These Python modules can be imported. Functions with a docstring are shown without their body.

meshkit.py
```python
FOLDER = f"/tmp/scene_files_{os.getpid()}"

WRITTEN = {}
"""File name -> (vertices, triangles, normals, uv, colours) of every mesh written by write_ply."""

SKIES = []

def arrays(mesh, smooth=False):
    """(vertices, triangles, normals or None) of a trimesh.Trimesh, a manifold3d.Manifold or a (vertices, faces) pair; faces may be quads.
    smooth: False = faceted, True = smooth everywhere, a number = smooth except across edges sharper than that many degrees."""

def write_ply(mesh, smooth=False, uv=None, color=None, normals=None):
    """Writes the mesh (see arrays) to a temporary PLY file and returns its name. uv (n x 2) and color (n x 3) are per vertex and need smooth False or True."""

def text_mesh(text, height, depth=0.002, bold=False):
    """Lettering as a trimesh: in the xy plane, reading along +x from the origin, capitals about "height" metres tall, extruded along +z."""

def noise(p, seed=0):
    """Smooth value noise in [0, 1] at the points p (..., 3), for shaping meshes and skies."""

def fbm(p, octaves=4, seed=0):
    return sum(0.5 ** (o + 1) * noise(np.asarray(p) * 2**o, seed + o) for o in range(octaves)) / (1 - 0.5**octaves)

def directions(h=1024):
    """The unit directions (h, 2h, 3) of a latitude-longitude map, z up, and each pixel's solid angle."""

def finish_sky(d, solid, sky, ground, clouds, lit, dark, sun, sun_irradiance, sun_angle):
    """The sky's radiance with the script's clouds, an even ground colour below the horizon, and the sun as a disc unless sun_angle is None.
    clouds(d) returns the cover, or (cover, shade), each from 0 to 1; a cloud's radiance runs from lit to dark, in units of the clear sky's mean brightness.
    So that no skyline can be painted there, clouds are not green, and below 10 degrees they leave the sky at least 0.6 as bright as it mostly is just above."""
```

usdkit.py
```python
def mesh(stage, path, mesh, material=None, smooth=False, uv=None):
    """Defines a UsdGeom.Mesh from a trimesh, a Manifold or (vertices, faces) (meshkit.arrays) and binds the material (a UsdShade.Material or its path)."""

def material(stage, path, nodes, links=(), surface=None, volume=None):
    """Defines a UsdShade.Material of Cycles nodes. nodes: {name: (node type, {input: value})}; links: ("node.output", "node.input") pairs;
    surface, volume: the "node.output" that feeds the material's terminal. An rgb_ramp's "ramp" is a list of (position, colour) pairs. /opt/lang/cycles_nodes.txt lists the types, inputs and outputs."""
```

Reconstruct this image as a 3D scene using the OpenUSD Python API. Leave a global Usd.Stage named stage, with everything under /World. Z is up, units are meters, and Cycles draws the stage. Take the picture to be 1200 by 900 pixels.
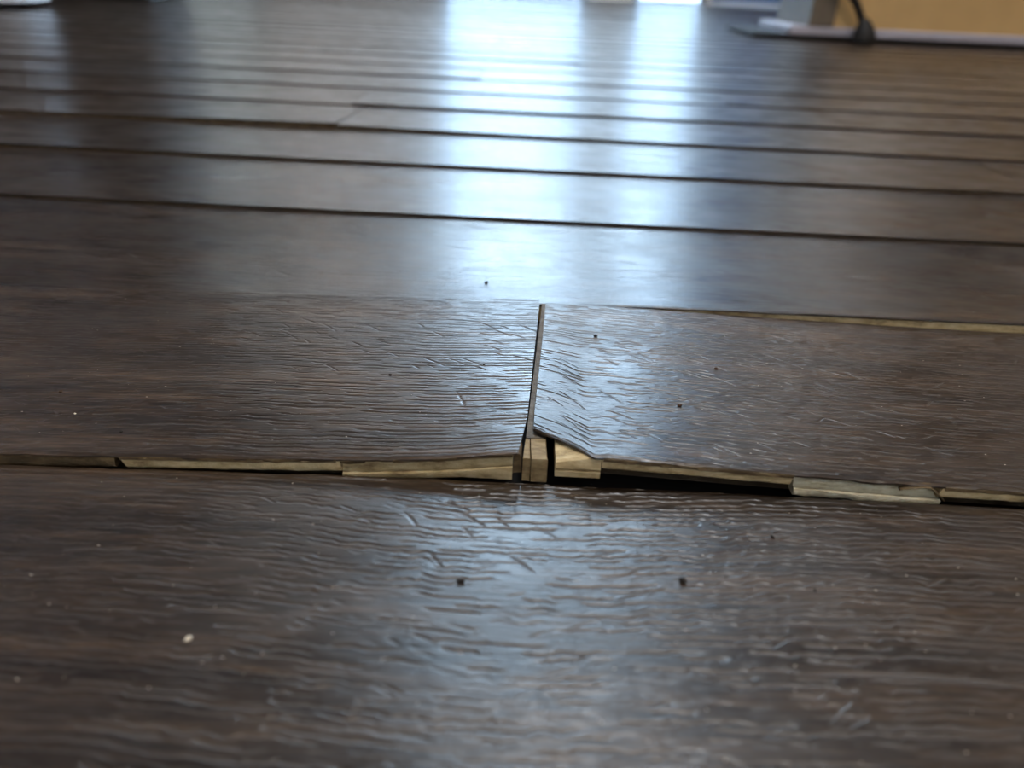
import math, random
import numpy as np, trimesh, usdkit
from shapely.geometry import Polygon, box as sbox
from meshkit import noise, fbm
from pxr import Usd, UsdGeom, UsdLux, UsdShade, Gf, Sdf, Vt

stage = Usd.Stage.CreateInMemory()
UsdGeom.SetStageUpAxis(stage, 'Z'); UsdGeom.SetStageMetersPerUnit(stage, 1.0)
UsdGeom.Xform.Define(stage, '/World'); UsdGeom.Scope.Define(stage, '/World/Looks')
random.seed(7); rng = np.random.default_rng(7)

# ------------------------------------------------------------------ camera
CAM_H, PITCH, ROLL, YAW = 0.19232, 0.49427, 0.04778, -0.00405
cp, sp = math.cos(PITCH), math.sin(PITCH)
fw = np.array([math.sin(YAW)*cp, math.cos(YAW)*cp, -sp]); rt = np.array([math.cos(YAW), -math.sin(YAW), 0]); up = np.cross(rt, fw)
r_ = math.cos(ROLL)*rt + math.sin(ROLL)*up; u_ = -math.sin(ROLL)*rt + math.cos(ROLL)*up
cam = UsdGeom.Camera.Define(stage, '/World/camera')
M4 = np.eye(4); M4[0, :3], M4[1, :3], M4[2, :3], M4[3, :3] = r_, u_, -fw, (0, 0, CAM_H)
cam.AddTransformOp().Set(Gf.Matrix4d(M4.tolist()))
cam.CreateHorizontalApertureAttr(36.0); cam.CreateVerticalApertureAttr(27.0); cam.CreateFocalLengthAttr(27.0)
cam.CreateFStopAttr(6.2); cam.CreateFocusDistanceAttr(0.385); cam.CreateClippingRangeAttr(Gf.Vec2f(0.01, 1000))
cam.CreateExposureAttr(0.0)
# ------------------------------------------------------------------ light
sky = UsdLux.DomeLight.Define(stage, '/World/sky'); sky.CreateColorAttr(Gf.Vec3f(0.60, 0.80, 1.0)); sky.CreateIntensityAttr(5.1)
WASH = 46.0
LAMP_POWER, LAMP_COL = 34.0, Gf.Vec3f(1.0, 0.86, 0.72)

# ------------------------------------------------------------------ helpers
used = {}
def numbered(path):
    k = used.get(path, 0); used[path] = k + 1
    return path if k == 0 else f'{path}_{k:03d}'
def mat(name, nodes, links, surface): return usdkit.material(stage, '/World/Looks/' + name, nodes, links, surface=surface)
def plain(name, col, rough=0.5, metallic=0.0, var=0.12, scale=30.0, spec=0.5):
    lo = [c*(1-var) for c in col]; hi = [min(1, c*(1+var)) for c in col]
    return mat(name, {'g': ('geometry', {}), 'n': ('noise_texture', {'scale': scale, 'detail': 4.0}), 'r': ('rgb_ramp', {'ramp': [(0.3, lo), (0.7, hi)]}),
                      'p': ('principled_bsdf', {'roughness': rough, 'metallic': metallic, 'specular_ior_level': spec})},
               [('g.position', 'n.vector'), ('n.fac', 'r.fac'), ('r.color', 'p.base_color')], 'p.BSDF')
def raw(path, v, f, material, normals=None, primvars=None):
    m = UsdGeom.Mesh.Define(stage, path)
    v = np.asarray(v, np.float32); f = np.asarray(f, np.int32)
    m.CreatePointsAttr(Vt.Vec3fArray.FromNumpy(v)); m.CreateFaceVertexCountsAttr(Vt.IntArray.FromNumpy(np.full(len(f), f.shape[1], np.int32)))
    m.CreateFaceVertexIndicesAttr(Vt.IntArray.FromNumpy(f.ravel())); m.CreateSubdivisionSchemeAttr('none')
    if normals is not None:
        m.CreateNormalsAttr(Vt.Vec3fArray.FromNumpy(np.asarray(normals, np.float32))); m.SetNormalsInterpolation('vertex')
    for k, a in (primvars or {}).items():
        UsdGeom.PrimvarsAPI(m).CreatePrimvar(k, Sdf.ValueTypeNames.FloatArray, 'vertex').Set(Vt.FloatArray.FromNumpy(np.asarray(a, np.float32)))
    UsdShade.MaterialBindingAPI.Apply(m.GetPrim()).Bind(material)
    return m.GetPrim()
def part(parent, name, mesh, material, smooth=False, label=None):
    m = usdkit.mesh(stage, numbered(f'{parent.GetPath()}/{name}'), mesh, material, smooth=smooth).GetPrim()
    if label: m.SetCustomDataByKey('label', label)
    return m
def tag(p, label=None, cat=None, group=None, kind=None):
    for k, v in (('label', label), ('category', cat), ('group', group), ('kind', kind)):
        if v: p.SetCustomDataByKey(k, v)
    return p
def xf(name, loc=(0, 0, 0), rotz=0.0):
    x = UsdGeom.Xform.Define(stage, numbered('/World/' + name)); x.AddTranslateOp().Set(Gf.Vec3d(*loc))
    if rotz: x.AddRotateZOp().Set(rotz)
    return x.GetPrim()
def bx(x0, x1, y0, y1, z0, z1, b=0.0):
    if b <= 0:
        m = trimesh.creation.box([x1-x0, y1-y0, z1-z0]); m.apply_translation([(x0+x1)/2, (y0+y1)/2, (z0+z1)/2]); return m
    pts = []
    for sx in (0, 1):
        for sy in (0, 1):
            for sz in (0, 1):
                c = np.array([(x0, x1)[sx], (y0, y1)[sy], (z0, z1)[sz]]); s = np.array([1-2*sx, 1-2*sy, 1-2*sz])*b
                pts += [c + s*np.array([0, 1, 1]), c + s*np.array([1, 0, 1]), c + s*np.array([1, 1, 0])]
    return trimesh.Trimesh(*(lambda h: (h.vertices, h.faces))(trimesh.convex.convex_hull(np.array(pts))))
cat_ = trimesh.util.concatenate
def sweep(rings):
    """closed tube through rings (k x n x 3), capped"""
    R = np.asarray(rings, float); k, n = R.shape[:2]; v = R.reshape(-1, 3); f = []
    for i in range(k-1):
        for j in range(n):
            a, b, c, d = i*n+j, i*n+(j+1) % n, (i+1)*n+(j+1) % n, (i+1)*n+j
            f += [[a, b, c], [a, c, d]]
    for i in (0, k-1):
        c = len(v); v = np.vstack([v, R[i].mean(0)])
        for j in range(n):
            f.append([c, i*n+(j+1) % n, i*n+j] if i == 0 else [c, i*n+j, i*n+(j+1) % n])
    m = trimesh.Trimesh(v, np.array(f), process=False); trimesh.repair.fix_normals(m); return m
def n1(x, freq, seed, amp=1.0):
    x = np.asarray(x, float); return amp*(noise(np.stack([x*freq, 0*x+seed*3.7, 0*x], -1), seed)*2-1)

# ------------------------------------------------------------------ materials
def wood_material():
    N = {'g': ('geometry', {}), 'oi': ('object_info', {}), 'at': ('attribute', {'attribute': 'groove'}),
         'off': ('vector_math', {'math_type': 'scale', 'vector1': (17.0, 31.0, 5.0)}),
         'pos': ('vector_math', {'math_type': 'add'}),
         'm1': ('mapping', {'scale': (6.0, 55.0, 20.0)}), 'n1': ('noise_texture', {'scale': 1.0, 'detail': 5.0, 'roughness': 0.6, 'distortion': 0.4}),
         'm2': ('mapping', {'scale': (45.0, 700.0, 100.0)}), 'n2': ('noise_texture', {'scale': 1.0, 'detail': 3.0, 'roughness': 0.6}),
         'm3': ('mapping', {'scale': (14.0, 26.0, 14.0)}), 'n3': ('noise_texture', {'scale': 1.0, 'detail': 4.0, 'roughness': 0.65}),
         'r1': ('rgb_ramp', {'ramp': [(0.28, (0.011, 0.0068, 0.0040)), (0.5, (0.029, 0.0185, 0.0108)), (0.72, (0.066, 0.042, 0.025))]}),
         'r2': ('rgb_ramp', {'ramp': [(0.32, (0.38, 0.37, 0.36)), (0.52, (0.95, .93, .92)), (0.66, (1.7, 1.65, 1.6))]}),
         'mul': ('mix', {'mix_type': 'multiply', 'fac': 1.0}),
         'tone': ('map_range', {'from_min': 0.0, 'from_max': 1.0, 'to_min': 0.8, 'to_max': 1.25}),
         'tn': ('combine_color', {}), 'mul2': ('mix', {'mix_type': 'multiply', 'fac': 1.0}),
         'grv': ('mix', {'mix_type': 'mix', 'color2': (0.038, 0.024, 0.015)}), 'gf': ('math', {'math_type': 'multiply', 'value2': 0.75}),
         'rr': ('map_range', {'from_min': 0.3, 'from_max': 0.7, 'to_min': 0.23, 'to_max': 0.35}),
         'ra': ('math', {'math_type': 'multiply_add', 'value2': 0.3}),
         'b': ('bump', {'strength': 0.7, 'distance': 0.0003}), 'p': ('principled_bsdf', {'ior': 1.62})}
    L = [('oi.random', 'off.scale'), ('g.position', 'pos.vector1'), ('off.vector', 'pos.vector2')]
    for k in '123': L += [('pos.vector', f'm{k}.vector'), (f'm{k}.vector', f'n{k}.vector')]
    L += [('n1.fac', 'r1.fac'), ('n2.fac', 'r2.fac'), ('r1.color', 'mul.color1'), ('r2.color', 'mul.color2'),
          ('oi.random', 'tone.value'), ('tone.result', 'tn.r'), ('tone.result', 'tn.g'), ('tone.result', 'tn.b'),
          ('mul.color', 'mul2.color1'), ('tn.color', 'mul2.color2'), ('at.fac', 'gf.value1'), ('gf.value', 'grv.fac'), ('mul2.color', 'grv.color1'),
          ('n3.fac', 'rr.value'), ('at.fac', 'ra.value1'), ('rr.result', 'ra.value3'), ('ra.value', 'p.roughness'),
          ('n2.fac', 'b.height'), ('b.normal', 'p.normal'), ('grv.color', 'p.base_color')]
    return mat('embossed_wood_film', N, L, 'p.BSDF')
WOOD = wood_material()
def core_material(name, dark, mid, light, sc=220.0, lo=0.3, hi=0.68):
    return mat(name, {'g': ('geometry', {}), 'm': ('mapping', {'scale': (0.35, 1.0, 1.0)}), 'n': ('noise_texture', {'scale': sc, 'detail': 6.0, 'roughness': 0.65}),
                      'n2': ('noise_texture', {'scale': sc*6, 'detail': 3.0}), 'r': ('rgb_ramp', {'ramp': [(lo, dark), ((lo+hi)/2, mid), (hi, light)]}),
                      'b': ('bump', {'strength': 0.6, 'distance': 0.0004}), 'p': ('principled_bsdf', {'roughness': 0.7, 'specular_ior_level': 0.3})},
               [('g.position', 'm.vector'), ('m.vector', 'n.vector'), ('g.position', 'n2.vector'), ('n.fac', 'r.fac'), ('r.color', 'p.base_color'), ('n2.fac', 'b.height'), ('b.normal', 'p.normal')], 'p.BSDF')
CORE = core_material('fibreboard_core', (0.2, 0.135, 0.065), (0.54, 0.42, 0.23), (0.72, 0.6, 0.37))
CORE_PALE = core_material('fresh_broken_core', (0.5, 0.43, 0.28), (0.74, 0.68, 0.5), (0.85, 0.82, 0.67), 500.0)
CORE_DIRTY = core_material('stained_core', (0.05, 0.035, 0.02), (0.11, 0.078, 0.042), (0.2, 0.15, 0.08))
TONGUE = core_material('grimy_tongue', (0.06, 0.05, 0.04), (0.12, 0.105, 0.085), (0.18, 0.16, 0.13))
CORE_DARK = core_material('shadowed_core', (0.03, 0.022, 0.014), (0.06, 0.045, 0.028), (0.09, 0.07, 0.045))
CORE_TIP = core_material('soiled_core', (0.12, 0.08, 0.04), (0.27, 0.2, 0.105), (0.4, 0.31, 0.17))
UNDER = plain('foam_underlay', (0.02, 0.02, 0.022), 0.9)

# ------------------------------------------------------------------ the room
WY, XL, XR, YB, ZC = 7.2, -3.6, 3.4, -1.25, 4.9
wall_m = plain('wall_paint', (0.8, 0.77, 0.73), 0.7, var=0.03, scale=3)
side_m = plain('brown_wall', (0.36, 0.27, 0.2), 0.7, var=0.05, scale=3)
slate_m = plain('slate_wall', (0.26, 0.27, 0.31), 0.7, var=0.05, scale=3)
panel_m = plain('dark_panelling', (0.05, 0.035, 0.025), 0.6)
ceil_m = plain('ceiling_paint', (0.16, 0.14, 0.12), 0.8, var=0.03, scale=3)
trim_m = plain('white_trim', (0.7, 0.71, 0.73), 0.4, var=0.03)
navy_m = plain('dark_skirting', (0.02, 0.025, 0.04), 0.4)
frame_m = plain('grey_door_frame', (0.25, 0.27, 0.3), 0.4, var=0.03)
black_m0 = plain('black_metal', (.01, .01, .01), .6)
glass_m = mat('window_glass', {'t': ('transparent_bsdf', {'color': (0.97, 0.99, 1.0)}), 'g': ('glossy_bsdf', {'color': (1, 1, 1), 'roughness': 0.02}), 'fr': ('fresnel', {'IOR': 1.45}), 'm': ('mix_closure', {})},
              [('fr.fac', 'm.fac'), ('t.BSDF', 'm.closure1'), ('g.BSDF', 'm.closure2')], 'm.closure')
OPEN = [(-0.78, 0.46, 0.0, 4.6), (0.82, 1.45, 0.0, 4.6), (-3.1, -2.3, 0.02, 3.6), (1.50, 2.12, 0.0, 4.6), (2.16, 2.7, 0.0, 0.7)]
def struct(name, mesh, m, smooth=False):
    p = usdkit.mesh(stage, '/World/' + name, mesh, m, smooth=smooth).GetPrim(); return tag(p, kind='structure')
poly = sbox(XL-.12, 0, XR+.12, ZC)
poly = Polygon(poly.exterior.coords)
for a, b, c, d in OPEN: poly = poly.difference(sbox(a, c - 0.2, b, d))
def wall_from(poly):
    ms = []
    for g in getattr(poly, 'geoms', [poly]):
        m = trimesh.creation.extrude_polygon(g, 0.14, engine='earcut'); m.apply_transform(np.array([[1, 0, 0, 0], [0, 0, -1, 0], [0, 1, 0, 0], [0, 0, 0, 1.0]])); ms.append(m)
    m = cat_(ms); trimesh.repair.fix_normals(m); m.apply_translation([0, WY - m.bounds[0][1], 0]); return m
tag(struct('wall_back', wall_from(poly), wall_m), 'grey painted far wall with tall glazed openings', 'wall')
tag(struct('wall_left', bx(XL-.12, XL, YB, WY, -0.03, ZC), slate_m), 'slate grey painted wall on the left side of the room', 'wall')
WIN = (4.9, 6.9, 1.0, 4.2)
tag(struct('wall_right', cat_([bx(XR, XR+.12, YB, WIN[0], -0.03, ZC), bx(XR, XR+.12, WIN[1], WY, -0.03, ZC), bx(XR, XR+.12, WIN[0], WIN[1], -0.03, WIN[2]), bx(XR, XR+.12, WIN[0], WIN[1], WIN[3], ZC)]), side_m), 'brown painted wall on the right side of the room', 'wall')
tag(struct('wall_front', bx(XL-.12, XR+.12, YB-.12, YB, -0.03, ZC), wall_m), 'pale painted wall behind the camera', 'wall')
tag(struct('ceiling', bx(XL-.12, XR+.12, YB-.12, WY+.14, ZC, ZC+.1), ceil_m), 'plain pale ceiling over the whole room', 'ceiling')
tag(struct('baseboard_back', bx(2.75, XR, WY-.02, WY-.001, 0.002, 0.075, .003), navy_m), 'dark blue skirting board along the far wall right of the glass', 'baseboard')
tag(struct('terrace', bx(-14, 16, WY+.14, 26, -.12, -.02), plain('terrace_concrete', (0.3, 0.3, 0.31), 0.9)), 'pale concrete terrace outside the glass doors', 'terrace')
gw = xf('garden_wall', (0, 13.2, 0)); tag(gw, 'grey rendered garden wall across the terrace outside', 'garden wall')
part(gw, 'wall_body', bx(-12, 14, 0, .2, -.02, 3.75), plain('white_render', (0.46, 0.5, 0.55), 0.9, var=.06, scale=2)); part(gw, 'coping', bx(-12, 14, -.04, .24, 3.75, 3.82, .01), frame_m)
for i, (a, b, c, d) in enumerate(OPEN):
    w = UsdGeom.Xform.Define(stage, f'/World/window_{i+1}').GetPrim(); fwid = 0.05
    tag(w, ['bright full-height glass door, widest of the far openings', 'bright narrow glass door right of the widest one', 'dim narrow window with a sheer curtain at far left', 'narrow glass door behind the pale blue blind, by the tan cabinet', 'low glass panel half hidden behind the tan cabinet'][i], 'window', kind='structure')
    part(w, 'frame', cat_([bx(a, a+fwid, WY+.03, WY+.09, c, d, .004), bx(b-fwid, b, WY+.03, WY+.09, c, d, .004), bx(a+fwid, b-fwid, WY+.03, WY+.09, d-fwid, d, .004), bx(a+fwid, b-fwid, WY+.03, WY+.09, c, c+.014, .003)]), frame_m)
    part(w, 'pane', bx(a+fwid, b-fwid, WY+.055, WY+.061, c+.014, d-fwid), glass_m)
w = UsdGeom.Xform.Define(stage, '/World/window_6').GetPrim(); tag(w, 'large window in the right wall near the far end, out of the picture', 'window', kind='structure')
part(w, 'frame', cat_([bx(XR+.03, XR+.09, WIN[0], WIN[0]+.05, WIN[2], WIN[3]), bx(XR+.03, XR+.09, WIN[1]-.05, WIN[1], WIN[2], WIN[3]), bx(XR+.03, XR+.09, WIN[0]+.05, WIN[1]-.05, WIN[2], WIN[2]+.05), bx(XR+.03, XR+.09, WIN[0]+.05, WIN[1]-.05, WIN[3]-.05, WIN[3])]), frame_m)
part(w, 'pane', bx(XR+.055, XR+.061, WIN[0]+.05, WIN[1]-.05, WIN[2]+.05, WIN[3]-.05), glass_m)
sheer_m = mat('sheer_curtain', {'d': ('diffuse_bsdf', {'color': (0.55, 0.56, 0.58)}), 't': ('translucent_bsdf', {'color': (0.95, 0.88, 0.78)}), 'm': ('mix_closure', {'fac': 0.5})}, [('d.BSDF', 'm.closure1'), ('t.BSDF', 'm.closure2')], 'm.closure')
xs = np.linspace(-3.18, -2.22, 193); yy = WY - 0.06 + 0.018*np.sin(xs*75)
v = np.vstack([np.stack([xs, yy, 0*xs+z], 1) for z in (0.03, 3.7)] + [np.stack([xs, yy+.003, 0*xs+z], 1) for z in (0.03, 3.7)]); n = len(xs); f = []
for j in range(n-1): f += [[j, j+1, n+j+1, n+j], [2*n+j+1, 2*n+j, 3*n+j, 3*n+j+1]]
cur = xf('sheer_curtain'); tag(cur, 'pale sheer curtain hanging before the dim window at far left', 'curtain')
part(cur, 'cloth', (v, np.array(f)), sheer_m, smooth=True)
rod = trimesh.creation.cylinder(0.012, 1.0); rod.apply_transform(trimesh.transformations.rotation_matrix(math.pi/2, [0, 1, 0])); rod.apply_translation([-2.7, WY-.06, 3.7]); part(cur, 'rod', rod, frame_m, smooth=40)

blind_m = mat('blue_blind', {'d': ('diffuse_bsdf', {'color': (0.22, 0.3, 0.45)}), 't': ('translucent_bsdf', {'color': (0.17, 0.25, 0.38)}), 'm': ('mix_closure', {'fac': 0.5})}, [('d.BSDF', 'm.closure1'), ('t.BSDF', 'm.closure2')], 'm.closure')
bl = xf('blind'); tag(bl, 'pale blue roller blind covering the narrow glass door by the tan cabinet', 'blind')
part(bl, 'cloth', bx(1.47, 2.08, WY-.03, WY-.028, .03, 4.62), blind_m); part(bl, 'bottom_bar', bx(1.47, 2.08, WY-.036, WY-.022, .012, .03, .003), trim_m)
for (lx, ly, pw, col, lb) in [(0.9, -0.72, LAMP_POWER, LAMP_COL, 'square white ceiling light above and behind the camera'), (0.6, 2.6, 60.0, Gf.Vec3f(.95, .97, 1), 'square white ceiling light in the middle of the room')]:
    lampx = xf('ceiling_light', (lx, ly, ZC)); tag(lampx, lb, 'ceiling light')
    part(lampx, 'housing', cat_([bx(-.5, .5, -.5, -.46, -.05, 0), bx(-.5, .5, .46, .5, -.05, 0), bx(-.5, -.46, -.46, .46, -.05, 0), bx(.46, .5, -.46, .46, -.05, 0), bx(-.46, .46, -.46, .46, -.01, 0)]), trim_m)
    rl = UsdLux.RectLight.Define(stage, f'{lampx.GetPath()}/lamp'); rl.CreateWidthAttr(.9); rl.CreateHeightAttr(.9); rl.CreateIntensityAttr(pw); rl.CreateColorAttr(col)
    UsdGeom.Xformable(rl).AddTranslateOp().Set(Gf.Vec3d(0, 0, -.045))

tag(struct('trim_1', cat_([bx(XL+.01, -.84, WY-.10, WY-.003, 2.75, ZC-.01), bx(2.2, XR-.01, WY-.10, WY-.003, 2.75, ZC-.01)]), panel_m), 'dark wood panelling on the upper far wall', 'panelling')
for wx, hw, pw, lb in ((-2.22, 1.33, WASH, 'long dark fixture that lights the far wall left of the doors'), (2.85, .5, WASH*.8, 'short dark fixture that lights the far wall above the tan cabinet')):
    ww = xf('wall_washer', (wx, WY-.55, ZC)); tag(ww, lb, 'wall washer light')
    part(ww, 'housing', cat_([bx(-hw, hw, -.06, -.03, -2.28, -2.0), bx(-hw, hw, -.03, .22, -2.03, -2.0), bx(-hw, -hw+.03, -.03, .22, -2.28, -2.03), bx(hw-.03, hw, -.03, .22, -2.28, -2.03)]), black_m0)
    for q in (-hw*.75, hw*.75): part(ww, 'hanger', bx(q-.01, q+.01, .06, .08, -2.0, 0), black_m0)
    rl = UsdLux.RectLight.Define(stage, f'{ww.GetPath()}/lamp'); rl.CreateWidthAttr(2*hw-.14); rl.CreateHeightAttr(.18); rl.CreateIntensityAttr(pw); rl.CreateColorAttr(Gf.Vec3f(.97, .97, 1.0))
    x_ = UsdGeom.Xformable(rl); x_.AddTranslateOp().Set(Gf.Vec3d(0, .09, -2.05)); x_.AddRotateXOp().Set(28.0)
# ------------------------------------------------------------------ the floor
floor = UsdGeom.Xform.Define(stage, '/World/floor').GetPrim(); tag(floor, 'dark brown laminate plank floor buckled up at a joint', 'floor', kind='structure')
PW, Y0, YA = 0.19, 0.275, 0.2689            # plank width, row grid, far edge of the front plank
part(floor, 'underlay', bx(XL, XR, YB, WY+.14, -0.035, -0.0135), UNDER, label='dark foam underlay beneath the planks')

def stroke_field(X, Y, strokes):
    """sum of short cut strokes (x, y, length, angle, width, depth) on the regular grid X (cols) Y (rows)"""
    out = np.zeros((len(Y), len(X)), np.float32)
    for x, y, ln, an, wd, dp in strokes:
        dx, dy = math.cos(an)*ln/2, math.sin(an)*ln/2
        i0, i1 = np.searchsorted(X, [x-abs(dx)-2*wd, x+abs(dx)+2*wd]); j0, j1 = np.searchsorted(Y, [y-abs(dy)-2*wd, y+abs(dy)+2*wd])
        if i1-i0 < 1 or j1-j0 < 1: continue
        gx, gy = X[None, i0:i1]-x, Y[j0:j1, None]-y
        bend = 0.12*ln*((gx*math.cos(an)+gy*math.sin(an))/ln)**2
        along = np.abs(gx*math.cos(an)+gy*math.sin(an))/(ln/2); across = np.abs(-gx*math.sin(an)+gy*math.cos(an)+bend)/(wd*np.sqrt(np.clip(1-along**2, 0.02, 1)))
        out[j0:j1, i0:i1] = np.maximum(out[j0:j1, i0:i1], np.where(along < 1, np.clip(1.35-across*1.35, 0, 1), 0)*dp)
    return out
def grain(X, Y, seed, spacing=0.0042, strength=lambda x, y: 1.0, strokes=(), pore=0.22, brk_f=55, wk=1.0, jit=0.0008):
    """groove mask 0..1 over the grid: long wavy brushed lines, fine pores and slanting cuts"""
    gx, gy = np.meshgrid(X, Y)
    P = lambda fx, fy, s: noise(np.stack([gx*fx, gy*fy, 0*gx+s], -1), seed+s)
    warp = 0.012*(P(7, 6, 1)-.5) + 0.0026*(P(38, 30, 2)-.5) + jit*(P(170, 160, 6)-.5) + .5*jit*(P(420, 300, 7)-.5)
    ph = (gy+warp)/spacing; idn = np.floor(ph); fr = ph-idn
    hsh = lambda a: np.modf(np.abs(np.sin(idn*12.9898+a*78.233+seed)*43758.5453))[0]
    cen = 0.35+0.3*hsh(1); wid = (0.09+0.11*hsh(2))*(0.55+0.9*P(45, 200, 3))*wk
    brk = noise(np.stack([gx*brk_f+idn*17.3, idn*5.1, 0*gx+seed], -1), seed+5)
    on = np.clip((brk-(0.30+0.45*(P(9, 22, 4)-.35)))*7, 0, 1)
    line = np.clip(1.5-1.5*np.abs(fr-cen)/wid, 0, 1)*on
    ph2 = (gy+warp*1.3)/0.0016; id2 = np.floor(ph2); fr2 = ph2-id2
    b2 = noise(np.stack([gx*150+id2*7.7, id2*3.3, 0*gx+seed], -1), seed+9)
    pores = np.clip(1.3-2.6*np.abs(fr2-.5), 0, 1)*np.clip((b2-.66)*9, 0, 1)*pore
    S = strength(gx, gy)
    m = np.maximum(line*S, pores)
    if len(strokes): m = np.maximum(m, stroke_field(X, Y, strokes))
    return np.clip(m, 0, 1)

def skin(path, X, Y, xl, xr, ynear, yfar, ztop, mask, depth=0.00032, thick=0.0009, micro=0.00003, seed=1):
    """the embossed top sheet of one plank. X, Y: nominal grid; xl/xr(t) end edges, ynear/yfar(x) long edges, ztop(x, s) with s = 0 near .. 1 far"""
    nx, ny = len(X), len(Y)
    u, t = (X-X[0])/(X[-1]-X[0]), (Y-Y[0])/(Y[-1]-Y[0])
    T = np.repeat(t[:, None], nx, 1); XX = xl(t)[:, None]*(1-u)[None] + xr(t)[:, None]*u[None]
    yn, yf = ynear(XX), yfar(XX); YY = yn + (yf-yn)*T
    s = (YY-Y[0])/(Y[-1]-Y[0])
    Z = ztop(XX, s) - depth*mask + micro*(noise(np.stack([XX*130, YY*420, 0*XX], -1), seed)-.5) + 0.00012*(noise(np.stack([XX*30, YY*60, 0*XX], -1), seed+3)-.5)
    # worn, rounded arrises
    Z -= 0.0005*np.exp(-(T*(Y[-1]-Y[0])/0.0011)**2) + 0.0005*np.exp(-((1-T)*(Y[-1]-Y[0])/0.0013)**2)
    V = np.stack([XX, YY, Z], -1)
    du = np.empty_like(V); du[:, 1:-1] = V[:, 2:]-V[:, :-2]; du[:, 0] = V[:, 1]-V[:, 0]; du[:, -1] = V[:, -1]-V[:, -2]
    dv = np.empty_like(V); dv[1:-1] = V[2:]-V[:-2]; dv[0] = V[1]-V[0]; dv[-1] = V[-1]-V[-2]
    N = np.cross(du, dv); N /= np.linalg.norm(N, axis=-1, keepdims=True)
    idx = np.arange(nx*ny).reshape(ny, nx)
    F = np.stack([idx[:-1, :-1], idx[:-1, 1:], idx[1:, 1:], idx[1:, :-1]], -1).reshape(-1, 4)
    loop = np.concatenate([idx[0, :-1], idx[:-1, -1], idx[-1, :0:-1], idx[:0:-1, 0]])
    Vt_, n0 = V.reshape(-1, 3), nx*ny
    ring = Vt_[loop]; low = ring - [0, 0, thick]; k = len(loop)
    nxt = np.roll(ring, -1, 0)-np.roll(ring, 1, 0); on = np.stack([nxt[:, 1], -nxt[:, 0], 0*nxt[:, 0]], 1); on /= np.maximum(np.linalg.norm(on, axis=1, keepdims=True), 1e-9)
    a = np.arange(k); b = (a+1) % k
    F2 = np.stack([n0+a, n0+k+a, n0+k+b, n0+b], 1)
    g = np.concatenate([mask.ravel(), np.full(2*k, 0.6)])
    return raw(path, np.vstack([Vt_, ring, low]), np.vstack([F, F2]), WOOD, np.vstack([N.reshape(-1, 3), on, on]), {'groove': g})

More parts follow.
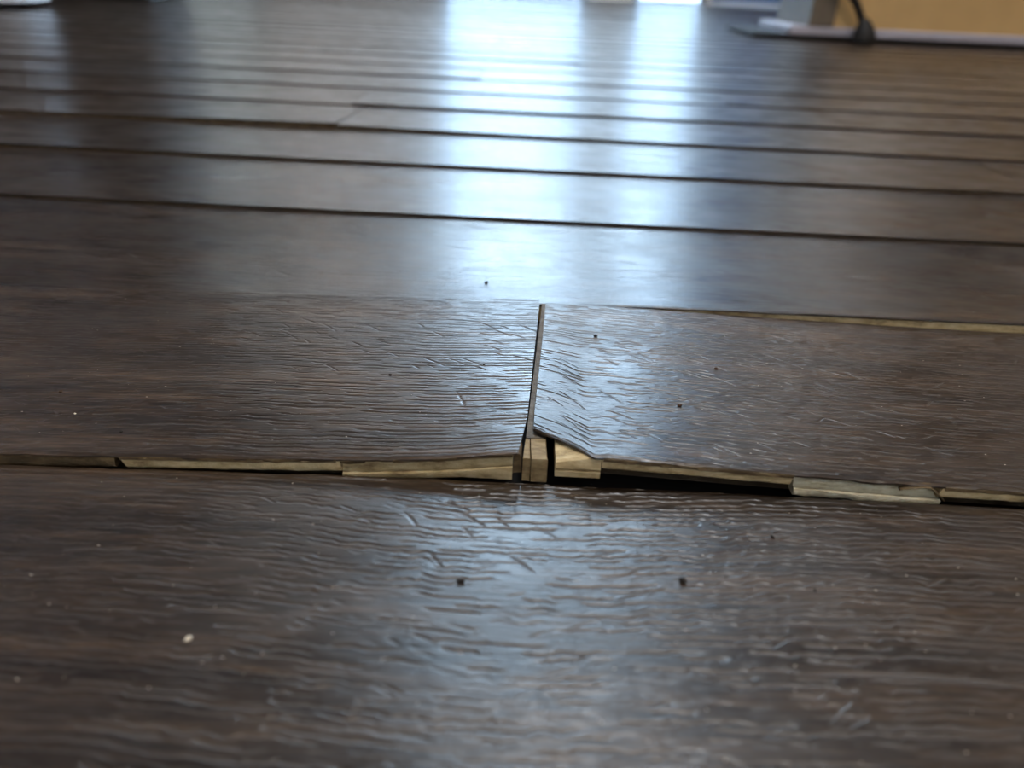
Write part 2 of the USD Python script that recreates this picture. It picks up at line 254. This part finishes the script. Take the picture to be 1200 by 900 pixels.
def cup(s, a): return a*((2*s-1)**2)
def interp(xs, zs):
    xs, zs = np.array(xs, float), np.array(zs, float)
    from scipy.interpolate import PchipInterpolator
    q = PchipInterpolator(xs, zs, extrapolate=False)
    return lambda x: np.where(np.asarray(x) < xs[0], zs[0], np.where(np.asarray(x) > xs[-1], zs[-1], np.nan_to_num(q(np.clip(x, xs[0], xs[-1])))))
def fine(a, b, f0, f1, step, coarse):
    """grid from a to b, fine between f0 and f1"""
    return np.unique(np.round(np.concatenate([np.linspace(a, f0, max(2, int((f0-a)/coarse)+1)) if f0 > a else [a], np.arange(f0, f1, step), np.linspace(f1, b, max(2, int((b-f1)/coarse)+1)) if b > f1 else [b]]), 6))
def core_slab(xa, xb, ya, yb, ztop, top=0.0009, thick=0.012, n=24, ny=6, ref=None):
    """fibreboard body under a top sheet; ya/yb(x)"""
    xs = np.linspace(xa, xb, n); rings = []
    for x in xs:
        y0, y1 = float(ya(x)), float(yb(x)); ts = np.linspace(0, 1, ny)
        Yl = y0+(y1-y0)*ts; ts = np.clip((Yl-ref[0])/(ref[1]-ref[0]), 0, 1) if ref else ts; zt = np.array([float(ztop(np.array(x), np.array(s))) for s in ts])
        rings.append([(x, y, z-top) for y, z in zip(Yl, zt)] + [(x, y, z-thick) for y, z in zip(Yl[::-1], zt[::-1])])
    return sweep(rings)

# ---- front plank (row A): far edge dips, surface rises gently towards the camera
zA_far = interp([-0.6, -0.22, -0.17, -0.073, 0.0, 0.12, 0.22, 0.7], [-.005, -.0038, -.003, -.0007, 0, 0, 0, -.001])
A_TILT = 0.020
def zA(x, s): return zA_far(x) + A_TILT*(1-s)**1.0 - 0.0011*np.exp(-((1-s)/0.12)**2)*0
def slant(n, x0, x1, y0, y1, an, sp, ln, seed, wd=0.0006, dp=0.9):
    r = np.random.default_rng(seed)
    return [(r.uniform(x0, x1), r.uniform(y0, y1), r.uniform(*ln), math.radians(an+r.normal(0, sp)), wd*r.uniform(.7, 1.5), dp*r.uniform(.6, 1)) for _ in range(n)]
XA = fine(-0.62, 0.70, -0.19, 0.25, 0.0007, 0.02); YAg = fine(YA-PW, YA, 0.115, YA, 0.00036, 0.006)
stA = (slant(34, 0.0, 0.2, 0.13, 0.25, 27, 5, (0.005, 0.016), 3) + slant(8, -0.05, 0.02, 0.2, 0.26, -50, 10, (0.006, 0.014), 4) + slant(26, -0.17, 0.0, 0.13, 0.25, -22, 8, (0.004, 0.009), 5)
       + [(0.125, 0.1646, 0.075, math.radians(-.6), 0.0015, 1.0), (-0.002, 0.2375, 0.012, math.radians(-55), 0.0004, 1.0)])
mA = grain(XA, YAg, 11, 0.0034, lambda x, y: 0.55+0.45*np.clip(1.4-np.abs(x)/0.12, 0.2, 1), stA, brk_f=85, wk=1.3, jit=0.0016)
plank = lambda: numbered(f'{floor.GetPath()}/plank')
pA = skin(plank(), XA, YAg, lambda t: 0*t-0.62, lambda t: 0*t+0.70, lambda x: 0*x+YA-PW, lambda x: YA+0.0004*n1(x, 60, 3), zA, mA, depth=0.0004, seed=21)
tag(pA, 'flat front plank nearest the camera, warm brown with wavy grain')
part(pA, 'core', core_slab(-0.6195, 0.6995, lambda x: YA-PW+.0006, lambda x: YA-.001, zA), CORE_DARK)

# ---- the buckled pair (row B)
YL = 0.2709
zn_l = interp([-1.2, -0.5, -0.3, -0.22, -0.169, -0.072, -0.03, 0.0028, 0.012], [-.002, -.002, -.0012, .0006, .0023, .0064, .0098, .0139, .0148])
zn_r = interp([0.009, 0.0362, 0.1195, 0.1834, 0.2178, 0.35, 0.6, 1.3], [.0149, .0138, .0101, .0076, .0070, .004, .0015, 0])
zf_l = interp([-1.2, -0.34, -0.1715, -0.05, 0.0136], [-.002, -.0028, .0011, .0040, .0067])
zf_r = interp([0.0177, 0.0843, 0.162, 0.3294, 0.6, 1.3], [.0040, .0028, .0009, -.0012, -.001, 0])
BEND = 2.1
YF = Y0 + PW - 0.0009
def zBl(x, s): return zf_l(x) + (zn_l(x)-zf_l(x))*np.clip(1-s, 0, 1)**BEND
def zBr(x, s): return zf_r(x) + (zn_r(x)-zf_r(x))*np.clip(1-s, 0, 1)**BEND
YBg = fine(YL, YF, YL, YF, 0.00036, 0.01)
XBl = fine(-1.2, 0.0028, -0.36, 0.0028, 0.0007, 0.03); XBr = fine(0.0138, 1.24, 0.0138, 0.37, 0.0007, 0.03)
stL = slant(34, -0.16, 0.0, 0.355, 0.42, -40, 6, (0.006, 0.02), 6, 0.0005) + slant(30, -0.33, -0.05, 0.29, 0.45, -25, 20, (0.004, 0.01), 7, 0.0005) + [(-0.03, 0.325, 0.02, math.radians(-70), 0.0003, 1.0)]
mBl = grain(XBl, YBg, 31, 0.0033, lambda x, y: np.clip(1.15-(y-0.30)/0.14, 0.55, 1.0), stL, brk_f=85, wk=1.15)
stR = slant(90, 0.02, 0.2, 0.285, 0.44, -36, 8, (0.005, 0.018), 8, 0.0006) + slant(40, 0.15, 0.35, 0.30, 0.44, 24, 14, (0.005, 0.014), 9, 0.0005)
mBr = grain(XBr, YBg, 47, 0.0036, lambda x, y: 0.6+0.4*noise(np.stack([x*25, y*25, 0*x], -1), 5), stR, brk_f=110, wk=1.25, jit=0.0013)
pL = skin(plank(), XBl, YBg, lambda t: 0*t-1.2, lambda t: np.interp(t, [0, .17, 1], [0.0028, 0.0065, 0.0136]), lambda x: YL+0.0004*n1(x, 110, 4)-0.0002, lambda x: 0*x+YF, zBl, mBl, depth=0.00042, seed=33)
tag(pL, 'raised left plank of the buckled joint, lifted at its right end')
chip = interp([0.0095, 0.0125, 0.0222, 0.030, 0.0361, 0.040], [.2935, .2908, .2838, .2762, .2706, YL])
pR = skin(plank(), XBr, YBg, lambda t: np.interp(t, [0, .12, 1], [0.0095, 0.0100, 0.0177]), lambda t: 0*t+1.24, lambda x: chip(x)+0.0004*n1(x, 120, 6), lambda x: 0*x+YF, zBr, mBr, depth=0.00042, seed=35)
tag(pR, 'raised right plank of the buckled joint, its near left corner broken off')

RD = 0.0065   # depth of the click groove behind the lips
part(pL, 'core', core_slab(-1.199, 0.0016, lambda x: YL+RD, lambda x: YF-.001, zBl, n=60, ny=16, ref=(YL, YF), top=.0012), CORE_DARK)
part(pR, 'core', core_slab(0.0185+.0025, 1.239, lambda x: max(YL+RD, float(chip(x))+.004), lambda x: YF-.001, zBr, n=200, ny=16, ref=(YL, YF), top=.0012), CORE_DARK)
def strip(parent, name, xa, xb, prof, ztop, m, seed, slantA=0.0, slantB=0.0, rough=0.0003, step=0.0025, label=None, low=False):
    """a length of plank edge: prof = [(dy, dz)] below the top sheet, dy from the lip plane; ends may slant"""
    xs = np.linspace(xa, xb, max(4, int((xb-xa)/step))); prof = np.array(prof, float); zmin = prof[:, 1].min(); rings = []
    for i, x in enumerate(xs):
        e = (x-xa)/(xb-xa); k = prof[:, 1]/zmin
        xx = x + slantA*k*np.clip(1-(x-xa)/0.006, 0, 1) - slantB*k*np.clip(1-(xb-x)/0.006, 0, 1)
        nn = noise(np.stack([np.full(len(prof), x*260), np.arange(len(prof))*3.1, np.zeros(len(prof))], -1), seed)-.5
        mm = noise(np.stack([np.full(len(prof), x*190), np.arange(len(prof))*5.3, np.ones(len(prof))], -1), seed+1)-.5
        zt = float(ztop(np.array(x), np.array(0.0)))
        pz = np.where(prof[:, 1] < -.0100, np.minimum(prof[:, 1], -zt-.0004), prof[:, 1]) if low else prof[:, 1]
        rings.append(np.stack([xx, YL+prof[:, 0]+rough*2*nn, zt+pz+rough*mm*np.where(prof[:, 1] < -.001, 1, 0)], 1))
    return part(parent, name, sweep(rings), m, smooth=32, label=label)
LIP = [(0.0, -.0013), (0.0001, -.0030), (-.0002, -.0055), (.0006, -.0068), (.0067, -.0068), (.0067, -.0010), (.001, -.0010)]
LIP_T = [(0.0002, -.0012), (0.0002, -.0028), (.0, -.0050), (.0006, -.0060), (.0067, -.0060), (.0067, -.0010), (.001, -.0010)]
BROKEN = [(.0024, -.0013), (.0014, -.0030), (.0009, -.0062), (.0028, -.0098), (.0017, -.0098), (.0011, -.0078), (.0001, -.0080), (.0002, -.0108), (.0012, -.0118), (.0068, -.0118), (.0068, -.0010)]
LEDGE = [(.0060, -.0038), (.0036, -.0042), (.0030, -.0062), (.0034, -.0104), (.0018, -.0104), (.0014, -.0078), (.0002, -.0080), (.0002, -.0100), (.001, -.0115), (.0068, -.0115), (.0068, -.0010)]
strip(pL, 'edge_strip', -0.60, -0.1705, LIP, zBl, CORE_DIRTY, 1, label='brown-stained edge lying low at the far left')
strip(pL, 'edge_strip', -0.1690, -0.0735, LIP, zBl, CORE, 2, slantA=0.004, slantB=-.0015, label='pale fibreboard edge with a slanted left end')
strip(pL, 'edge_strip', -0.0722, 0.0008, BROKEN, zBl, CORE, 3, low=True, label='stepped broken edge with a dark line along its ledge')
strip(pL, 'splinter', -0.0728, -0.0560, [(-.0006, -.0011), (-.0002, -.0026), (.002, -.0026), (.002, -.0010)], zBl, CORE_DIRTY, 9, slantB=.008, rough=.0005, step=.0012, label='brown flake hanging from the torn edge')
FILM = [(-.0003, -.0008), (-.0004, -.0022), (.0009, -.0026), (.0012, -.0009)]
for pp, xa, xb, fn, sd in ((pL, -.168, -.0745, zBl, 21), (pL, -.050, .0006, zBl, 22), (pR, .0390, .1200, zBr, 23), (pR, .1850, .60, zBr, 24)):
    strip(pp, 'stained_film', xa, xb, FILM, fn, CORE_DIRTY, sd, rough=.0004, step=.0015)
# torn end of the left plank and its end tongue
tz = lambda x, s: zBl(np.minimum(x, 0.012), s)
def tongue_mesh(xa0, xa1, xb0, xb1, ya, yb, dz, thick, n=18, seed=3):
    rings = []
    for s in np.linspace(0, 1, n):
        y = ya+(yb-ya)*s; ss = (y-YL)/(YF-YL); a = xa0+(xa1-xa0)*s; b = xb0+(xb1-xb0)*s
        z = float(zBl(np.array(0.004+.009*ss), np.array(max(ss, 0))))-dz; j = 0.0003*(noise(np.array([[s*30, 1, 1]]), seed)[0]-.5)
        rings.append([(a, y, z), (b-.0004+j, y, z+j), (b+j, y, z-.0006), (b+j, y, z-thick), (a, y, z-thick)])
    return sweep(rings)
TG = part(pL, 'tongue', tongue_mesh(0.0062, 0.0150, 0.0152, 0.0210, YL+.0185, YF-.002, .0030, .0085), TONGUE, smooth=35, label='grimy grey end tongue seen down the open joint')
part(pL, 'tongue_tip', tongue_mesh(0.0050, 0.0061, 0.0083, 0.0080, YL+.0006, YL+.0185, .0034, .0115, n=10, seed=5), CORE_TIP, smooth=30, label='narrow soiled sliver of the end tongue left of its crack')
part(pL, 'tongue_tip', tongue_mesh(0.0087, 0.0083, 0.0155, 0.0152, YL+.0002, YL+.0185, .0032, .0117, n=10), CORE_TIP, smooth=30, label='pale broken tip of the end tongue at the gap')
part(pL, 'torn_end', sweep([[(0.0009, YL+.0005, .0030), (0.0046, YL+.0012, .0030), (0.0042, YL+.0016, .0105), (0.0035, YL+.0010, .0125), (0.0012, YL+.0004, .0118)], [(0.0009, YL+.012, .003), (0.0048, YL+.012, .003), (0.0046, YL+.012, .0102), (0.0040, YL+.012, .0120), (0.0012, YL+.012, .0125)]]), CORE_DIRTY, smooth=25, label='torn grey-brown corner under the left top sheet')
# right plank
def corner_rings():
    rings = []
    for x in np.linspace(0.0190, 0.0383, 10):
        e = (x-0.0190)/(0.0383-0.0190); zt = float(zBr(np.array(0.03), np.array(0.0)))
        top = zt-.0012-.0030*(1-e)**1.3; yb = float(chip(x))+.006
        rings.append([(x, YL+.0010, top-.0008), (x, YL+.0004, top-.003), (x, YL+.0002, .0068), (x, YL+.0016, .0062), (x, YL+.0016, .0056), (x, YL+.0003, .0052), (x, YL+.0006, .0022), (x, yb, .0022), (x, yb, top-.0007), (x, YL+.0022, top)])
    return rings
part(pR, 'broken_corner', sweep(corner_rings()), CORE, smooth=30, label='pale exposed fibreboard corner with a groove line')
strip(pR, 'edge_strip', 0.0386, 0.1205, LIP_T, zBr, CORE, 5, slantB=.0012, label='pale edge strip above the dark gap')
strip(pR, 'edge_strip', 0.1216, 0.1850, LEDGE, zBr, CORE_PALE, 6, rough=.0006, step=.0012, label='whitish broken edge with a recessed face and ledge')
strip(pR, 'edge_strip', 0.1846, 0.60, LIP_T, zBr, CORE, 7, slantA=-.002, label='pale edge strip at the far right')
fl = []
for i, e in enumerate(np.linspace(0, 1, 9)):
    x = 0.166+e*0.0205; z = float(zBr(np.array(x), np.array(0.)))-.0036+.0022*math.sin(e*2.6)-.0052*max(0, e-.62)/.38; h = .0005+.0011*math.sin(min(1, e*1.1)*math.pi)**.7
    fl.append([(x, YL-.0004, z), (x, YL+.0016, z+h), (x, YL+.0019, z+h-.0005), (x, YL+.0002, z-.0006)])
part(pR, 'curled_flake', sweep(fl), CORE_DIRTY, smooth=30, label='dark curled flake of torn edge film')

# ---- row C and every other plank of the floor
def simple_plank(xa, xb, ya, yb, zc, cupa, dome=0.0, n=14, m=9, seed=0):
    """zc = heights (near-left, near-right, far-left, far-right)"""
    X = np.linspace(xa, xb, n); Y = np.linspace(ya, yb, m)
    def zt(x, s):
        u = np.clip((x-xa)/(xb-xa), 0, 1); e = np.abs(2*u-1)**6
        near = .0016 + (zc[0]-.0016)*(1-u)**3 + (zc[1]-.0016)*u**3; far = (zc[2]*(1-u)**3 + zc[3]*u**3)
        return near*(1-s)**1.6 + far*s**1.6 + cup(s, cupa) - cupa*0.9*s**2 - cupa*.15
    skinp = skin(plank(), X, Y, lambda t: 0*t+xa, lambda t: 0*t+xb, lambda x: 0*x+ya, lambda x: 0*x+yb, zt, np.zeros((m, n)), thick=0.0115 if ya > Y0+4.5*PW or yb < 0.2 else 0.0022, micro=0, seed=seed)
    return skinp, zt
zc_near = interp([-1, -0.34, -0.1, 0.0843, 0.162, 0.3275, 0.62], [-.002, -.0032, -.002, .0034, .0039, .0043, .003])
def zC(x, s): return zc_near(x)*(1-s)**1.4 + cup(s, 0.0036) - .0036
XC = fine(-0.55, 0.66, -0.5, 0.6, 0.0022, 0.03); YCg = fine(Y0+PW+.0003, Y0+2*PW-.0009, Y0+PW+.0003, Y0+2*PW-.0009, 0.0008, .01)
mC = grain(XC, YCg, 61, 0.0044, lambda x, y: 0.42+0*x, slant(40, -.4, .5, Y0+PW+.02, Y0+2*PW-.02, -30, 14, (.006, .018), 12, .0008), pore=0)
pC = skin(plank(), XC, YCg, lambda t: 0*t-.55, lambda t: 0*t+.66, lambda x: Y0+PW+.0003+.0003*n1(x, 70, 8), lambda x: 0*x+Y0+2*PW-.0009, zC, mC, seed=63)
tag(pC, 'plank directly behind the buckled pair, its edge proud on the right')
part(pC, 'core', core_slab(-.549, .659, lambda x: Y0+PW+.0009, lambda x: Y0+2*PW-.002, zC, n=40), CORE)

JOINT = {2: (.62, [.0022, .0022]), 3: (-.64, [.0022, .0022]), 4: (-0.25, [0.0062, .0048]), 5: (-0.27, [0.001, 0.0028]), 7: (-0.10, [0.003, 0.001]), 9: (0.119, [.003, .001]), 21: (0.52, [.004, .001])}
r = np.random.default_rng(5); LEN = 1.22
k0, k1 = int(math.floor((YB-Y0)/PW)), int(math.ceil((WY-Y0)/PW))
for k in range(k0, k1):
    ya, yb = Y0+k*PW+.0004, Y0+(k+1)*PW-.0006
    if k == -1: yb = YA; ya = YA-PW; fixed = [(-0.62, 0.70)]
    elif k == 0: ya, yb = YL, YF; fixed = [(-1.2, 1.24)]
    elif k == 1: fixed = [(-0.55, 0.66)]
    else: fixed = []
    if k == -2: yb = YA-PW-.001
    ya, yb = max(ya, YB+.004), min(yb, WY-.004)
    if yb-ya < .02: continue
    j0 = JOINT[k][0] if k in JOINT else r.uniform(0, LEN)-.6
    cuts = []; rowz = r.choice([.0001, .0004, .0008, .0017]) if k > 5 else .0018
    if fixed:
        cuts = [(a-.0012-LEN, a-.0012) for a, b in fixed for a in [a]] + [(b+.0012, b+.0012+LEN) for a, b in fixed]
        a = cuts[0][0]; 
        while a > XL: cuts.append((a-.001-LEN, a-.001)); a -= LEN+.001
        b = max(c[1] for c in cuts)
        while b < XR: cuts.append((b+.001, b+.001+LEN)); b += LEN+.001
    else:
        a = j0
        while a > XL: a -= LEN
        while a < XR: cuts.append((a+.0006, a+LEN-.0006)); a += LEN
    for a, b in cuts:
        aa, bb = max(a, XL+.003), min(b, XR-.003)
        if bb-aa < .05: continue
        zc = [rowz*r.uniform(0.6, 1.3), rowz*r.uniform(.6, 1.3), r.uniform(-.0008, .0002), r.uniform(-.0008, .0002)]
        if k in JOINT:
            if abs(b-JOINT[k][0]) < .01: zc[1] = JOINT[k][1][0]
            if abs(a-JOINT[k][0]) < .01: zc[0] = JOINT[k][1][1]
        if k == -2 or (k == -1): zc = [0, 0, 0, 0]
        lift = A_TILT if k == -2 else 0
        p, zt = simple_plank(aa, bb, ya, yb, zc, r.uniform(.0003, .0010) if k > 6 else r.uniform(.0008, .0019) if k > 1 else .0005, seed=100+k)
        if k in (2, 3, 4, 5) and bb > -1 and aa < 1.2: part(p, 'core', core_slab(aa+.001, bb-.001, lambda x: ya+.0008, lambda x: yb-.0008, zt, top=.0022, n=16), CORE_DIRTY)

# ------------------------------------------------------------------ things at the edge of the picture
tan_m = plain('tan_board', (0.6, 0.395, 0.17), 0.6, var=0.05, scale=12)
stile_m = plain('grey_brown_stile', (0.16, 0.13, 0.095), 0.5)
rail_m = plain('pale_rail', (0.42, 0.41, 0.48), 0.4, var=.05)
black_m = plain('black_plastic', (0.005, 0.005, 0.006), 0.65)
cab = xf('cabinet', (1.048, 3.25, 0), 1.5); tag(cab, 'tan cabinet with a pale bottom rail on a black plinth, upper right corner', 'cabinet')
part(cab, 'plinth', bx(-0.20, 1.9, 0.0, 0.40, 0.004, 0.020), black_m)
part(cab, 'bottom_rail', bx(-0.07, 1.9, -.006, 0.40, 0.020, 0.050, .003), rail_m)
part(cab, 'corner_post', bx(0.0, 0.095, -.006, 0.40, 0.050, 0.62, .004), stile_m)
part(cab, 'front_panel', bx(0.095, 1.9, 0.0, 0.02, 0.050, 0.62), tan_m)
part(cab, 'body', bx(0.095, 1.9, 0.02, 0.40, 0.050, 0.62), stile_m)
part(cab, 'top', bx(-0.01, 1.92, -.02, 0.42, 0.62, 0.645, .004), stile_m)
hp = np.array([[1.240, 3.195, .03], [1.234, 3.195, .06], [1.218, 3.20, .095], [1.195, 3.20, .13], [1.165, 3.20, .165], [1.12, 3.195, .20], [1.09, 3.19, .27], [1.09, 3.19, .42], [1.11, 3.19, .58], [1.12, 3.195, .70], [1.125, 3.195, .78]])
from scipy.interpolate import CubicSpline
tt = np.concatenate([[0], np.cumsum(np.linalg.norm(np.diff(hp, axis=0), axis=1))]); cs = CubicSpline(tt, hp); ts = np.linspace(0, tt[-1], 60)
def tube(P, R, n=14):
    P = np.asarray(P); T = np.gradient(P, axis=0); T /= np.linalg.norm(T, axis=1, keepdims=True); A = np.cross(T, [0.3, 1, 0.05]); A /= np.linalg.norm(A, axis=1, keepdims=True); B = np.cross(T, A)
    an = np.linspace(0, 2*np.pi, n, endpoint=False)
    return sweep([p + rr*(np.cos(an)[:, None]*a + np.sin(an)[:, None]*b) for p, rr, a, b in zip(P, R, A, B)])
hose = xf('hose'); tag(hose, 'black hose drooping in front of the tan cabinet, flared end on the floor', 'hose')
part(hose, 'hose_body', tube(cs(ts), 0.0150+0.0012*np.sin(ts*900)), black_m, smooth=40)
q = np.array([[1.240-.25*max(0, z-.03), 3.180, z] for z in (.004, .010, .03, .052, .07, .085)]); part(hose, 'end_cuff', tube(q, [.040, .044, .042, .035, .025, .017]), black_m, smooth=40)

white_m = plain('white_plastic', (0.62, 0.66, 0.74), 0.4, var=.04)
tubx = xf('storage_tub', (-2.12, 2.98, 0)); tag(tubx, 'white round-ended storage tub at the upper left corner', 'storage tub')
def rounded(x0, x1, y0, y1, r_, z0, z1):
    m = trimesh.creation.extrude_polygon(sbox(x0+r_, y0+r_, x1-r_, y1-r_).buffer(r_, quad_segs=8), z1-z0, engine='earcut'); m.apply_translation([0, 0, z0]); return m
part(tubx, 'body', rounded(-.45, .37, -.14, .16, .10, .022, .26), white_m, smooth=35)
part(tubx, 'lid', rounded(-.46, .38, -.15, .17, .10, .26, .285), white_m, smooth=35)
for sx in (-.35, .26):
    for sy in (-.08, .10): part(tubx, 'foot', trimesh.creation.cylinder(.02, .02, transform=trimesh.transformations.translation_matrix([sx, sy, .013])), black_m, smooth=35)
dark_m = plain('black_stained_wood', (0.008, 0.008, 0.011), 0.5)
sb = xf('sideboard', (-2.38, 3.95, 0)); tag(sb, 'long black sideboard behind the white tub, upper left edge', 'sideboard')
part(sb, 'plinth', bx(-.75, .66, -.15, .2, .004, .06), dark_m); part(sb, 'body', bx(-.78, .69, -.16, .24, .06, 1.7, .004), dark_m); part(sb, 'top', bx(-.8, .71, -.2, .26, 1.7, 1.725, .004), dark_m)
for i in range(3):
    d = part(sb, 'door', bx(-.77+i*.487, -.77+i*.487+.479, -.18, -.16, .07, 1.69, .003), dark_m)
    part(d, 'handle', bx(-.77+i*.487+.43, -.77+i*.487+.44, -.20, -.18, .8, .95, .002), frame_m)

# ------------------------------------------------------------------ crumbs
grit_d = plain('dark_grit', (0.012, 0.009, 0.007), 0.8); grit_b = plain('brown_grit', (0.06, 0.03, 0.015), 0.8); grit_w = plain('white_grit', (0.75, 0.68, 0.55), 0.6)
def crumb(label, x, y, zf, size, m, seed, flat=.6):
    rr = np.random.default_rng(seed); s = trimesh.creation.icosphere(2, 1.0); vv = s.vertices*(1+0.5*(noise(s.vertices*1.9+seed, seed)[:, None]-.5)*1.4)
    vv = vv*[1.0, .75, flat]*size/2; vv[:, 2] -= vv[:, 2].min()
    o = usdkit.mesh(stage, numbered('/World/crumb'), trimesh.Trimesh(vv, s.faces, process=False), m, smooth=35)
    o.AddTranslateOp().Set(Gf.Vec3d(x, y, zf-.0002)); o.AddRotateZOp().Set(float(rr.uniform(0, 180)))
    tag(o.GetPrim(), label, 'crumb')
sA = lambda x, y: float(zA(np.array(x), np.array((y-YA+PW)/PW))); sL = lambda x, y: float(zBl(np.array(x), np.array((y-YL)/(YF-YL)))); sR = lambda x, y: float(zBr(np.array(x), np.array((y-YL)/(YF-YL)))); sC = lambda x, y: float(zC(np.array(x), np.array((y-Y0-PW)/PW)))
CR = [('black crumb on the plank behind the buckled pair', -.0235, .509, sC, .0026, grit_d), ('dark crumb in the middle of the front plank highlight', -.0151, .1988, sA, .0026, grit_d),
      ('dark crumb on the front plank, right edge of the highlight', .0620, .2050, sA, .0027, grit_d), ('small dark crumb on the front plank below the broken right edge', .1024, .2360, sA, .0018, grit_d),
      ('tiny dark crumb farthest right on the front plank', .1079, .2040, sA, .0012, grit_d), ('white crumb on the dark left half of the front plank', -.0948, .1653, sA, .0024, grit_w),
      ('brown crumb on the right raised plank, further right', .1103, .379, sR, .0022, grit_b), ('dark brown crumb on the right raised plank, nearest its broken edge', .0815, .3296, sR, .0022, grit_b),
      ('dark crumb on the right raised plank near its far edge', .0461, .4133, sR, .0024, grit_d), ('brown crumb on the left raised plank, far left', -.223, .3251, sL, .0018, grit_b),
      ('white crumb on the left raised plank, far left', -.2048, .3043, sL, .0013, grit_w), ('dark crumb on the left raised plank, middle', -.0648, .3512, sL, .0017, grit_d),
      ('tiny dark crumb on the left raised plank close to the joint', -.0169, .3643, sL, .0012, grit_d), ('small dark crumb on the left raised plank near its stained edge', -.1759, .2895, sL, .0015, grit_d)]
for i, (lb, x, y, fz, s, m) in enumerate(CR): crumb(lb, x, y, fz(x, y), s, m, i+3)

# ------------------------------------------------------------------ dust
rd = np.random.default_rng(17); oc = trimesh.creation.icosphere(0, 1.0); ms = []
for n_, x0, x1, y0, y1, fz in ((110, -.17, .19, .13, .262, sA), (60, -.26, 0.0, .28, .45, sL), (50, .04, .3, .285, .44, sR)):
    for _ in range(n_):
        x, y = rd.uniform(x0, x1), rd.uniform(y0, y1); q_ = rd.uniform(.00012, .00032); m_ = oc.copy(); m_.apply_scale([q_*rd.uniform(1, 2.4), q_, q_*.6]); m_.apply_translation([x, y, fz(x, y)+q_*.1]); ms.append(m_)
dust = usdkit.mesh(stage, '/World/dust', cat_(ms), plain('pale_dust', (0.5, 0.45, 0.38), 0.5)).GetPrim()
tag(dust, 'fine pale dust specks scattered over the three nearest planks', 'dust', kind='stuff')
